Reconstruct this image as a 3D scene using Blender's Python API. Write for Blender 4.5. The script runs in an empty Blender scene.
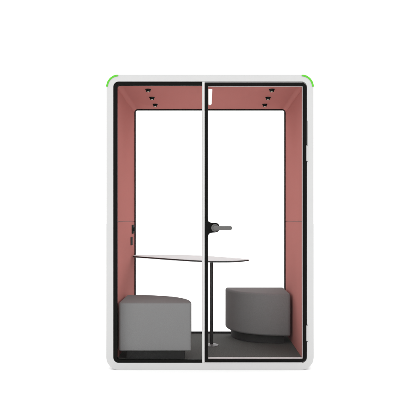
import bpy, bmesh, math
from mathutils import Vector
PI = math.pi
sc = bpy.context.scene
C = sc.collection

# ---------------------------------------------------------------- camera, world, exposure
U = 0.00771            # metres per photo pixel in the pod's front plane (y = 0)
EYE = 1.157            # eye height
D0 = 4.0               # camera distance to the front plane
cam = bpy.data.cameras.new('camera'); camo = bpy.data.objects.new('camera', cam); C.objects.link(camo)
camo.location = (0, -D0, EYE); camo.rotation_euler = (PI/2, 0, 0)
cam.sensor_width = 36; cam.lens = 36*D0/(420*U); cam.shift_y = 10/420
cam.clip_end = 500
sc.camera = camo

w = bpy.data.worlds.new('World'); sc.world = w; w.use_nodes = True
n = w.node_tree.nodes; l = w.node_tree.links
bg = n['Background']; bg.inputs['Color'].default_value = (1, 1, 1, 1)
tc = n.new('ShaderNodeTexCoord'); sp = n.new('ShaderNodeSeparateXYZ')
l.new(tc.outputs['Generated'], sp.inputs[0])
my = n.new('ShaderNodeMapRange'); my.interpolation_type = 'SMOOTHSTEP'
my.inputs['From Min'].default_value = -0.95; my.inputs['From Max'].default_value = -0.35
my.inputs['To Min'].default_value = 1.1; my.inputs['To Max'].default_value = 2.3
l.new(sp.outputs['Y'], my.inputs['Value'])
mz = n.new('ShaderNodeMapRange')
mz.inputs['From Min'].default_value = 0.25; mz.inputs['From Max'].default_value = 1.0
mz.inputs['To Min'].default_value = 0.0; mz.inputs['To Max'].default_value = 0.5
l.new(sp.outputs['Z'], mz.inputs['Value'])
ad = n.new('ShaderNodeMath'); ad.operation = 'ADD'
l.new(my.outputs[0], ad.inputs[0]); l.new(mz.outputs[0], ad.inputs[1])
l.new(ad.outputs[0], bg.inputs['Strength'])

sc.view_settings.view_transform = 'Standard'; sc.view_settings.look = 'None'
sc.view_settings.exposure = 0; sc.view_settings.gamma = 1
sc.render.engine = 'CYCLES'
sc.cycles.max_bounces = 12; sc.cycles.diffuse_bounces = 6; sc.cycles.transparent_max_bounces = 24

# ---------------------------------------------------------------- materials
def mat(name, col, rough=0.6, spec=0.3, metal=0.0, noise=None, bump=None, sheen=0):
    m = bpy.data.materials.new(name); m.use_nodes = True
    nt = m.node_tree; b = nt.nodes['Principled BSDF']
    b.inputs['Base Color'].default_value = (*col, 1)
    b.inputs['Roughness'].default_value = rough
    b.inputs['Specular IOR Level'].default_value = spec
    b.inputs['Metallic'].default_value = metal
    if sheen:
        b.inputs['Sheen Weight'].default_value = sheen
        b.inputs['Sheen Roughness'].default_value = 0.5
    t = nt.nodes.new('ShaderNodeTexCoord')
    if noise:
        scale, amt = noise
        nz = nt.nodes.new('ShaderNodeTexNoise'); nz.inputs['Scale'].default_value = scale
        nz.inputs['Detail'].default_value = 6; nz.inputs['Roughness'].default_value = 0.7
        nt.links.new(t.outputs['Object'], nz.inputs['Vector'])
        cr = nt.nodes.new('ShaderNodeValToRGB')
        cr.color_ramp.elements[0].position = 0.3; cr.color_ramp.elements[1].position = 0.7
        cr.color_ramp.elements[0].color = (*[c*(1-amt) for c in col], 1)
        cr.color_ramp.elements[1].color = (*[min(1, c*(1+amt)) for c in col], 1)
        nt.links.new(nz.outputs['Fac'], cr.inputs[0]); nt.links.new(cr.outputs[0], b.inputs['Base Color'])
    if bump:
        scale, st, dist = bump
        nb = nt.nodes.new('ShaderNodeTexNoise'); nb.inputs['Scale'].default_value = scale
        nb.inputs['Detail'].default_value = 3
        nt.links.new(t.outputs['Object'], nb.inputs['Vector'])
        bp = nt.nodes.new('ShaderNodeBump'); bp.inputs['Strength'].default_value = st
        bp.inputs['Distance'].default_value = dist
        nt.links.new(nb.outputs['Fac'], bp.inputs['Height']); nt.links.new(bp.outputs[0], b.inputs['Normal'])
    return m

def glass(name, tint, f):
    m = bpy.data.materials.new(name); m.use_nodes = True
    nt = m.node_tree; nt.nodes.remove(nt.nodes['Principled BSDF'])
    out = nt.nodes['Material Output']
    tr = nt.nodes.new('ShaderNodeBsdfTransparent'); tr.inputs[0].default_value = (*tint, 1)
    gl = nt.nodes.new('ShaderNodeBsdfGlossy'); gl.inputs['Roughness'].default_value = 0.0
    fr = nt.nodes.new('ShaderNodeFresnel'); fr.inputs['IOR'].default_value = f
    mx = nt.nodes.new('ShaderNodeMixShader')
    nt.links.new(fr.outputs[0], mx.inputs[0]); nt.links.new(tr.outputs[0], mx.inputs[1])
    nt.links.new(gl.outputs[0], mx.inputs[2]); nt.links.new(mx.outputs[0], out.inputs['Surface'])
    return m

M = {
 'shell': mat('pale_grey_lacquer', (0.455, 0.455, 0.453), 0.5, 0.2, noise=(3, 0.012)),
 'post': mat('white_lacquer', (0.50, 0.50, 0.492), 0.6, 0.03, noise=(5, 0.01)),
 'black': mat('black_powder_coat', (0.006, 0.006, 0.0056), 0.6, 0.03, noise=(90, 0.2)),
 'gap': mat('gap_shade_and_hinge', (0.03, 0.03, 0.03), 0.8, 0.1, noise=(60, 0.2)),  # dark tone for the gap's shadow and the hinge parts
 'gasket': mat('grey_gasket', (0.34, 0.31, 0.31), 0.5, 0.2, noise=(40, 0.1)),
 'felt': mat('pink_acoustic_felt', (0.485, 0.200, 0.180), 1.0, 0.0, noise=(60, 0.05), bump=(900, 0.25, 0.002)),
 'carpet': mat('charcoal_carpet', (0.098, 0.101, 0.096), 0.95, 0.1, noise=(130, 0.45), bump=(700, 0.5, 0.003)),
 'fabric': mat('grey_wool_fabric', (0.207, 0.207, 0.2065), 1.0, 0.02, noise=(260, 0.16), bump=(1100, 0.3, 0.0015)),
 'plinth': mat('black_plinth_board', (0.035, 0.035, 0.035), 0.6, 0.15, noise=(50, 0.15)),
 'tabletop': mat('white_laminate', (0.525, 0.55, 0.555), 0.5, 0.15, noise=(6, 0.01)),
 'leg': mat('black_table_leg', (0.014, 0.014, 0.014), 0.4, 0.4, noise=(60, 0.15)),
 'steel': mat('satin_steel', (0.16, 0.16, 0.16), 0.5, 0.3, metal=0.3, noise=(50, 0.05)),
 'lever': mat('grey_zinc', (0.105, 0.103, 0.10), 0.45, 0.2, metal=0.2, noise=(70, 0.06)),
 'green': mat('green_light_diffuser', (0.085, 0.43, 0.022), 0.4, 0.3, noise=(30, 0.02)),
 'white': mat('white_plastic', (0.66, 0.65, 0.63), 0.4, 0.3, noise=(30, 0.01)),
 'lens': mat('pale_lamp_lens', (0.55, 0.55, 0.45), 0.2, 0.5, noise=(80, 0.05)),
 'socket': mat('black_socket_plastic', (0.010, 0.013, 0.010), 0.7, 0.05, noise=(60, 0.1)),
 'floor': mat('white_studio_floor', (0.67, 0.67, 0.67), 0.9, 0.05, noise=(2, 0.005)),
 'glass': glass('clear_glass', (0.985, 0.985, 0.985), 1.10),
}

# ---------------------------------------------------------------- mesh helpers
def link(name, bm, m, parent=None, bevel=None, seg=3, smooth=True):
    bmesh.ops.recalc_face_normals(bm, faces=bm.faces)
    me = bpy.data.meshes.new(name); bm.to_mesh(me); bm.free()
    me.materials.append(M[m] if isinstance(m, str) else m)
    o = bpy.data.objects.new(name, me); C.objects.link(o)
    if parent: o.parent = parent
    if bevel:
        md = o.modifiers.new('bevel', 'BEVEL'); md.width = bevel; md.segments = seg
        md.limit_method = 'ANGLE'; md.angle_limit = math.radians(50); md.harden_normals = True
        for p in me.polygons: p.use_smooth = smooth
    return o

def prism(bm, pts, a, b, axis='Y'):
    """closed outline pts extruded from a to b; axis Y: pts are (x, z); axis Z: pts are (x, y); axis X: pts are (y, z)"""
    def P(p, t):
        return {'Y': (p[0], t, p[1]), 'Z': (p[0], p[1], t), 'X': (t, p[0], p[1])}[axis]
    A = [bm.verts.new(P(p, a)) for p in pts]; B = [bm.verts.new(P(p, b)) for p in pts]
    bm.faces.new(A); bm.faces.new(B[::-1])
    for i in range(len(pts)):
        j = (i+1) % len(pts); bm.faces.new((A[i], A[j], B[j], B[i]))
    return bm

def ring(bm, outer, inner, a, b):
    """frame between two outlines of equal length, extruded along y"""
    N = len(outer)
    vs = [[bm.verts.new((p[0], t, p[1])) for p in pts] for t in (a, b) for pts in (outer, inner)]
    Oa, Ia, Ob, Ib = vs
    for i in range(N):
        j = (i+1) % N
        bm.faces.new((Oa[i], Oa[j], Ia[j], Ia[i])); bm.faces.new((Ob[i], Ib[i], Ib[j], Ob[j]))
        bm.faces.new((Oa[i], Ob[i], Ob[j], Oa[j])); bm.faces.new((Ia[i], Ia[j], Ib[j], Ib[i]))
    return bm

def loft(bm, loops):
    """closed band of quads through loops [(outline, y), ...], the last joined to the first"""
    R = [[bm.verts.new((p[0], y, p[1])) for p in pts] for pts, y in loops]
    for A, B in zip(R, R[1:]+R[:1]):
        for i in range(len(A)):
            j = (i+1) % len(A); bm.faces.new((A[i], A[j], B[j], B[i]))
    return bm

def rrect(x0, x1, z0, z1, r, k=10):
    """rounded rectangle; r one radius or four (bottom-left, bottom-right, top-right, top-left)"""
    if not isinstance(r, (tuple, list)): r = (r,)*4
    out = []
    for (cx, cz, a0, rr) in ((x0+r[0], z0+r[0], PI, r[0]), (x1-r[1], z0+r[1], 1.5*PI, r[1]),
                             (x1-r[2], z1-r[2], 0, r[2]), (x0+r[3], z1-r[3], 0.5*PI, r[3])):
        for i in range(k+1):
            a = a0 + i/k*PI/2
            out.append((cx+rr*math.cos(a), cz+rr*math.sin(a)))
    return out

def box(bm, x0, x1, y0, y1, z0, z1):
    return prism(bm, [(x0, z0), (x1, z0), (x1, z1), (x0, z1)], y0, y1)

def lathe(bm, prof, cx, cy, k=48):
    """profile (r, z) turned about the vertical through cx, cy"""
    rows = []
    for r, z in prof:
        rows.append([bm.verts.new((cx+r*math.cos(2*PI*i/k), cy+r*math.sin(2*PI*i/k), z)) for i in range(k)] if r > 1e-6
                    else [bm.verts.new((cx, cy, z))])
    for A, B in zip(rows, rows[1:]):
        for i in range(k):
            j = (i+1) % k
            if len(A) == 1 and len(B) == 1: continue
            if len(A) == 1: bm.faces.new((A[0], B[i], B[j]))
            elif len(B) == 1: bm.faces.new((A[i], A[j], B[0]))
            else: bm.faces.new((A[i], A[j], B[j], B[i]))
    return bm

def thing(name, label, cat, loc, group=None):
    o = bpy.data.objects.new(name, None); C.objects.link(o)
    o.location = loc; o['label'] = label; o['category'] = cat
    if group: o['group'] = group
    return o

def X(px): return (px-210)*U                # photo column -> x in the front plane
def Z(py): return EYE + (220-py)*U          # photo row -> z in the front plane

def round_poly(pts, rad, k=8):
    """round each corner of a convex outline by its radius"""
    out = []
    N = len(pts)
    for i in range(N):
        p = Vector(pts[i]); r = rad[i] if isinstance(rad, (list, tuple)) else rad
        if r == 0: out.append(tuple(p)); continue
        a = (Vector(pts[i-1])-p).normalized(); b = (Vector(pts[(i+1) % N])-p).normalized()
        ang = a.angle(b); t = r/math.tan(ang/2)
        c = p + (a+b).normalized()*(r/math.sin(ang/2))
        s = p+a*t-c; e = p+b*t-c
        a0 = math.atan2(s.y, s.x); da = (math.atan2(e.y, e.x)-a0+PI) % (2*PI)-PI
        for q in range(k+1):
            out.append((c.x+r*math.cos(a0+da*q/k), c.y+r*math.sin(a0+da*q/k)))
    return out

# ---------------------------------------------------------------- setting
bm = bmesh.new()
v = [bm.verts.new(p) for p in ((-150, -150, 0), (150, -150, 0), (150, 150, 0), (-150, 150, 0))]; bm.faces.new(v)
fl = link('studio_floor', bm, 'floor'); fl['kind'] = 'structure'

# ---------------------------------------------------------------- the pod
HX = 207.5*U/2
TOP = Z(74.6)
DEPTH = 1.09
GY = 1.05                                   # back glass
WI = 0.735; CEIL = 2.235; FL = 0.055
BASE = 0.0006
pod = thing('meeting_pod', 'large pale grey framed office booth with glass door, pink felt lining and green top corners', 'office pod', (0, 0, 0))

# outer shell: a rounded tube open to front and back
ox0, ox1 = -HX, HX
ix0, ix1 = X(113.2), X(306.9)
iz0, iz1 = Z(363.0), Z(81.4)
bm = bmesh.new()
so = rrect(ox0, ox1, BASE, TOP, (0.10, 0.10, 0.094, 0.094), 14)
sl = rrect(ix0, ix1, iz0, iz1, 0.042, 14)                      # lip round the front opening
sr = rrect(-WI-0.011, WI+0.011, FL-0.013, CEIL+0.012, 0.012, 14)   # room inside, a little larger
loft(bm, [(so, 0), (so, DEPTH), (sr, DEPTH), (sr, 0.036), (sl, 0.036), (sl, 0)])
link('shell', bm, 'shell', pod, bevel=0.006)

# green light strips over the two upper corners, standing a hair proud of the rounded edge
def corner_strip(sx):
    R = 0.0955; cx = sx*(HX-0.094); cz = TOP-0.094
    bm = bmesh.new()
    a0, a1 = math.radians(1), math.radians(89)
    prof = []
    k = 20
    o = [(cx+sx*R*math.cos(a0+(a1-a0)*i/k), cz+R*math.sin(a0+(a1-a0)*i/k)) for i in range(k+1)]
    i_ = [(cx+sx*(R-0.015)*math.cos(a0+(a1-a0)*i/k), cz+(R-0.015)*math.sin(a0+(a1-a0)*i/k)) for i in range(k+1)]
    prism(bm, o+i_[::-1], -0.003, 0.03)
    return link('light_strip', bm, 'green', pod, bevel=0.0015, seg=2)
corner_strip(-1); corner_strip(1)

# felt lining: two panels a side with a seam at eye level, a ceiling panel with coved ends
SEAM = Z(221.6)
rc = 0.035
def wall_panel(sx, z0, z1):
    bm = bmesh.new(); xo = sx*(WI+0.0095)
    box(bm, min(sx*WI, xo), max(sx*WI, xo), 0.038, GY-0.006, z0, z1)
    return link('wall_panel', bm, 'felt', pod, bevel=0.0018, seg=2)
for sx in (-1, 1):
    wall_panel(sx, FL, SEAM-0.0015); wall_panel(sx, SEAM+0.0015, CEIL-rc)
bm = bmesh.new()
lo = []
for i in range(9):
    a = PI - i/8*PI/2
    lo.append((-WI+rc+rc*math.cos(a), CEIL-rc+rc*math.sin(a)))
for i in range(9):
    a = PI/2 - i/8*PI/2
    lo.append((WI-rc+rc*math.cos(a), CEIL-rc+rc*math.sin(a)))
up = [(WI+0.0095, CEIL-rc), (WI+0.0095, CEIL-0.001), (WI-0.03, CEIL+0.009), (-WI+0.03, CEIL+0.009), (-WI-0.0095, CEIL-0.001), (-WI-0.0095, CEIL-rc)]
prism(bm, lo+up, 0.038, GY-0.006)
cl = link('ceiling_panel', bm, 'felt', pod)
for p in cl.data.polygons: p.use_smooth = abs(p.normal.y) < 0.5
cl.data.set_sharp_from_angle(angle=math.radians(35))

# carpeted floor
bm = bmesh.new(); box(bm, -WI-0.009, WI+0.009, 0.038, GY-0.006, FL-0.011, FL-0.001)
link('carpet', bm, 'carpet', pod)

# back wall: one glass pane in a thin black frame
bm = bmesh.new()
ring(bm, rrect(-WI-0.0095, WI+0.0095, FL-0.011, CEIL+0.010, 0.012), rrect(-WI+0.009, WI-0.009, FL+0.010, CEIL-0.007, 0.014), GY-0.005, GY+0.035)
bf = link('rear_frame', bm, 'black', pod, bevel=0.0015, seg=2)
bm = bmesh.new(); box(bm, -WI+0.006, WI-0.006, GY+0.008, GY+0.016, FL+0.006, CEIL-0.006)
link('glass_pane', bm, 'glass', bf)

# fixed front pane
fx1 = X(202.2)
bm = bmesh.new()
ring(bm, rrect(ix0+0.0008, fx1, iz0+0.0008, iz1-0.0008, (0.041, 0.003, 0.003, 0.041)),
         rrect(X(116.9), fx1-0.003, Z(360.2), Z(85.0), (0.018, 0.002, 0.002, 0.018)), 0.003, 0.034)
fp = link('fixed_window', bm, 'black', pod, bevel=0.0015, seg=2)
bm = bmesh.new(); box(bm, X(116.0), fx1-0.001, 0.014, 0.022, Z(361), Z(84.2))
link('glass_pane', bm, 'glass', fp)

# centre post and the slim jamb round the door
dx0, dx1, dz0, dz1 = X(204.9), X(306.3), Z(361.9), Z(82.6)
bm = bmesh.new()
box(bm, fx1+0.0003, dx0-0.0015, 0.001, 0.05, iz0, iz1)
link('centre_post', bm, 'post', pod, bevel=0.003)
bm = bmesh.new()
box(bm, dx0-0.0012, ix1-0.035, 0.004, 0.034, dz1+0.002, iz1-0.0006)
link('door_jamb', bm, 'shell', pod)
bm = bmesh.new()
box(bm, dx0-0.0012, ix1-0.035, 0.004, 0.034, iz0+0.0006, dz0-0.002)
link('door_sill', bm, 'shell', pod)
bm = bmesh.new()
box(bm, ix1-0.004, ix1-0.0005, 0.016, 0.034, iz0+0.05, iz1-0.05)
link('door_gap_shade', bm, 'gap', pod)  # dark strip standing in for the shadow in the door gap

# the door: black frame, glass, light inner gasket, handle, hinges
bm = bmesh.new()
gi = (X(208.0), X(303.0), Z(359.1), Z(85.7))
ring(bm, rrect(dx0, dx1, dz0, dz1, (0.004, 0.04, 0.04, 0.004)), rrect(*gi, (0.002, 0.010, 0.010, 0.002)), -0.004, 0.034)
door = link('door', bm, 'black', pod, bevel=0.002, seg=2)
bm = bmesh.new(); box(bm, gi[0]-0.003, gi[1]+0.003, 0.014, 0.022, gi[2]-0.003, gi[3]+0.003)
link('glass_pane', bm, 'glass', door)
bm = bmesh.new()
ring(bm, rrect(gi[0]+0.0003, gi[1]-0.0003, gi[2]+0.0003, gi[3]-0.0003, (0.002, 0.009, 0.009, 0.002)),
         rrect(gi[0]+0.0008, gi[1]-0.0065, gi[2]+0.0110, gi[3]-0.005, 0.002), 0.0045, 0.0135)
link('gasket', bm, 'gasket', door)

# latch plate: swelling out of the stile
pl = [(205.3, 216.5), (207.9, 218.0), (208.1, 220.2), (208.8, 221.6), (210.0, 222.3), (212.5, 222.6), (215.5, 222.7),
      (217.8, 223.4), (219.1, 225.0), (219.5, 227.6), (219.1, 230.2), (217.7, 231.8), (215.5, 232.4), (212.5, 232.7),
      (210.3, 233.1), (209.0, 234.0), (208.2, 235.6), (207.9, 238.0), (205.3, 239.5)]
bm = bmesh.new(); prism(bm, [(X(a), Z(b)) for a, b in pl], -0.010, 0.012)
link('latch_plate', bm, 'black', door, bevel=0.003)
bm = bmesh.new()
cx, cz = X(215.0), Z(227.9)
prism(bm, [(cx+0.029*math.cos(2*PI*i/40), cz+0.029*math.sin(2*PI*i/40)) for i in range(40)], -0.022, -0.0105)
hd = link('handle', bm, 'lever', door, bevel=0.003)
bm = bmesh.new()
box_pts = rrect(cx-0.014, X(231.9), Z(230.0), Z(225.9), 0.0155, 8)
prism(bm, box_pts, -0.056, -0.040)
prism(bm, [(cx+0.0135*math.cos(2*PI*i/24), cz+0.0135*math.sin(2*PI*i/24)) for i in range(24)], -0.039, -0.0225)
link('lever', bm, 'lever', door, bevel=0.004)
# white cover at the head of the door
bm = bmesh.new()
prism(bm, [(X(a), Z(b)) for a, b in ((208.3, 88.9), (212.0, 88.9), (212.3, 89.4), (211.6, 103.6), (210.8, 104.8), (208.6, 104.8), (208.3, 103.8))], 0.002, 0.0135)
link('latch_cover', bm, 'white', door, bevel=0.0015, seg=2)
def hinge(y0, y1):
    bm = bmesh.new()
    box(bm, dx1+0.0004, ix1+0.0045, -0.0050, 0.012, Z(y1), Z(y0))
    o = link('hinge', bm, 'shell', door, bevel=0.0015, seg=2)
    for a in (y0, y1):
        bm = bmesh.new(); box(bm, dx1-0.003, ix1+0.0055, -0.0058, 0.012, Z(a)-0.0022, Z(a)+0.0022)
        link('hinge_pin', bm, 'gap', o)
hinge(145.2, 161.2); hinge(325.0, 341.2)
bm = bmesh.new(); box(bm, dx1+0.0004, ix1+0.0035, -0.003, 0.010, Z(145.0)+0.003, Z(120.8))
link('hinge_cover', bm, 'gap', door, bevel=0.001, seg=2)

# ceiling spots: two rows of three
for sx in (-1, 1):
    for yy in (0.28, 0.56, 0.83):
        cx = sx*0.51
        bm = bmesh.new()
        lathe(bm, [(0, CEIL-0.001), (0.024, CEIL-0.001), (0.024, CEIL-0.004), (0.020, CEIL-0.006), (0.017, CEIL-0.020), (0.014, CEIL-0.020), (0.012, CEIL-0.012), (0, CEIL-0.012)], cx, yy, 28)
        s = link('ceiling_spotlight', bm, 'socket', pod)
        for p in s.data.polygons: p.use_smooth = True
        s.data.set_sharp_from_angle(angle=math.radians(35))
        bm = bmesh.new()
        lathe(bm, [(0, CEIL-0.0125), (0.0115, CEIL-0.0125), (0.0115, CEIL-0.017), (0.006, CEIL-0.0235), (0, CEIL-0.025)], cx, yy, 24)
        q = link('lamp_lens', bm, 'lens', s)
        for p in q.data.polygons: p.use_smooth = True

# sockets on the left wall near the rear glass
bm = bmesh.new(); prism(bm, rrect(0.865, 0.965, 1.028, 1.112, 0.006, 4), -WI, -WI+0.010, 'X')
s1 = link('power_socket', bm, 'socket', pod, bevel=0.002, seg=2)
bm = bmesh.new(); prism(bm, rrect(0.905, 0.945, 1.052, 1.088, 0.015, 6), -WI+0.0103, -WI+0.024, 'X')
link('socket_knob', bm, 'socket', s1, bevel=0.002, seg=2)
bm = bmesh.new(); prism(bm, rrect(0.80, 0.885, 0.922, 0.998, 0.006, 4), -WI, -WI+0.008, 'X')
link('power_socket', bm, 'socket', pod, bevel=0.002, seg=2)

# ---------------------------------------------------------------- table
TZ = EYE-0.337
tb = thing('table', 'white topped table with pointed rounded leaf shape on one slim black leg', 'table', (0.014, 0.57, FL))
def at(o, dx, dy, dz): o.location = (-dx, -dy, -dz)
pts = [(-0.725, 0.875), (-0.42, 0.60), (-0.20, 0.415), (-0.08, 0.335), (0.0, 0.295), (0.08, 0.275), (0.16, 0.285), (0.24, 0.325),
       (0.300, 0.375), (0.333, 0.42), (0.333, 0.455), (0.300, 0.51), (0.235, 0.59), (0.15, 0.69), (0.05, 0.80), (-0.07, 0.91), (-0.2, 0.985), (-0.36, 1.03), (-0.725, 1.035)]
def chaikin(p, sharp, it=3):
    for _ in range(it):
        o = []; ns = set()
        for i in range(len(p)):
            a, b = Vector(p[i]), Vector(p[(i+1) % len(p)])
            if i in sharp: ns.add(len(o)); o.append(tuple(a))
            else: o.append(tuple(a*0.75+b*0.25))
            if (i+1) % len(p) not in sharp: o.append(tuple(a*0.25+b*0.75))
        p, sharp = o, ns
    return p
outl = chaikin(pts, {0, len(pts)-1})
bm = bmesh.new(); prism(bm, outl, TZ-0.0025, TZ, 'Z')
o = link('tabletop', bm, 'tabletop', tb, bevel=0.0006, seg=2); at(o, 0.014, 0.57, FL)
# dark board edge under the white laminate, tapering inwards
ctr = Vector((-0.1, 0.7))
bm = bmesh.new()
A = [bm.verts.new((x, y, TZ-0.0027)) for x, y in outl]
B = [bm.verts.new((x, y, TZ-0.0115)) for x, y in outl]
Cc = [bm.verts.new((ctr.x+(x-ctr.x)*0.94, ctr.y+(y-ctr.y)*0.94, TZ-0.017)) for x, y in outl]
bm.faces.new(A); bm.faces.new(Cc)
for P_, Q_ in ((A, B), (B, Cc)):
    for i in range(len(A)):
        j = (i+1) % len(A); bm.faces.new((P_[i], P_[j], Q_[j], Q_[i]))
o = link('edge_board', bm, 'leg', tb); at(o, 0.014, 0.57, FL)
bm = bmesh.new()
lathe(bm, [(0, FL+0.0125), (0.0145, FL+0.0125), (0.0145, TZ-0.022), (0.05, TZ-0.021), (0.05, TZ-0.0175), (0, TZ-0.0175)], 0.014, 0.57, 40)
o = link('leg', bm, 'leg', tb); at(o, 0.014, 0.57, FL)
for p in o.data.polygons: p.use_smooth = True
o.data.set_sharp_from_angle(angle=math.radians(35))
bm = bmesh.new()
lathe(bm, [(0, FL), (0.060, FL), (0.060, FL+0.003), (0.03, FL+0.009), (0.016, FL+0.012), (0, FL+0.012)], 0.014, 0.57, 48)
o = link('foot_plate', bm, 'steel', tb); at(o, 0.014, 0.57, FL)
for p in o.data.polygons: p.use_smooth = True
o.data.set_sharp_from_angle(angle=math.radians(35))

# ---------------------------------------------------------------- poufs (quarter round)
def sector(w, d, inset=0.0, r=0.03, power=2.0, tip=0.03):
    """quarter ellipse with its right-angle corner at the origin, reaching w in x and d in y"""
    K = 26; w_ = w-2*inset; d_ = d-2*inset
    arc = []
    for i in range(K+1):
        a = i/K*PI/2
        arc.append((inset+w_*math.cos(a)**(2/power), inset+d_*math.sin(a)**(2/power)))
    # corner at the origin rounded, tips blunted
    pts = round_poly([(inset, inset), arc[0], arc[-1]], [r, 0, 0])[:9]
    a0 = arc[0]; a1 = arc[-1]
    out = pts
    t = tip
    tip0 = [(a0[0]-t*0.55, a0[1]), (a0[0]-t*0.22, a0[1]+t*0.06), (a0[0]-t*0.05, a0[1]+t*0.25), (a0[0]-t*0.01, a0[1]+t*0.6)]
    tip1 = [(a1[0]+t*0.6, a1[1]-t*0.01), (a1[0]+t*0.25, a1[1]-t*0.05), (a1[0]+t*0.06, a1[1]-t*0.22), (a1[0], a1[1]-t*0.55)]
    mid = [p for p in arc[1:-1] if p[1] > a0[1]+t*0.7 and p[0] > a1[0]+t*0.7]
    return out + tip0 + mid + tip1

def pouf(label, w, d, power, h0, h1, loc, flip, m, tip):
    t = thing('pouf', label, 'pouf', loc, 'quarter round poufs either side of the table')
    s = -1 if flip else 1
    S = [(s*x, s*y) for x, y in sector(w, d, 0, 0.024, power, tip)]
    bm = bmesh.new(); prism(bm, S, h0, h1, 'Z')
    link('cushion', bm, m, t, bevel=0.022, seg=6)
    bm = bmesh.new(); prism(bm, [(s*x, s*y) for x, y in sector(w, d, 0.052, 0.01, power, 0.012)], 0.0006, h0+0.001, 'Z')
    link('plinth', bm, 'plinth', t, bevel=0.002, seg=2)
    return t
pouf('pale grey quarter round pouf with its flat side behind the fixed pane', 0.574, 0.45, 2.3, 0.074, 0.451, (-0.7205, 0.07, FL), False, 'fabric', 0.03)
pouf('darker grey quarter round pouf with its curved side facing the glass door', 0.567, 0.45, 2.3, 0.074, 0.451, (0.7145, 1.025, FL), True, 'fabric', 0.055)
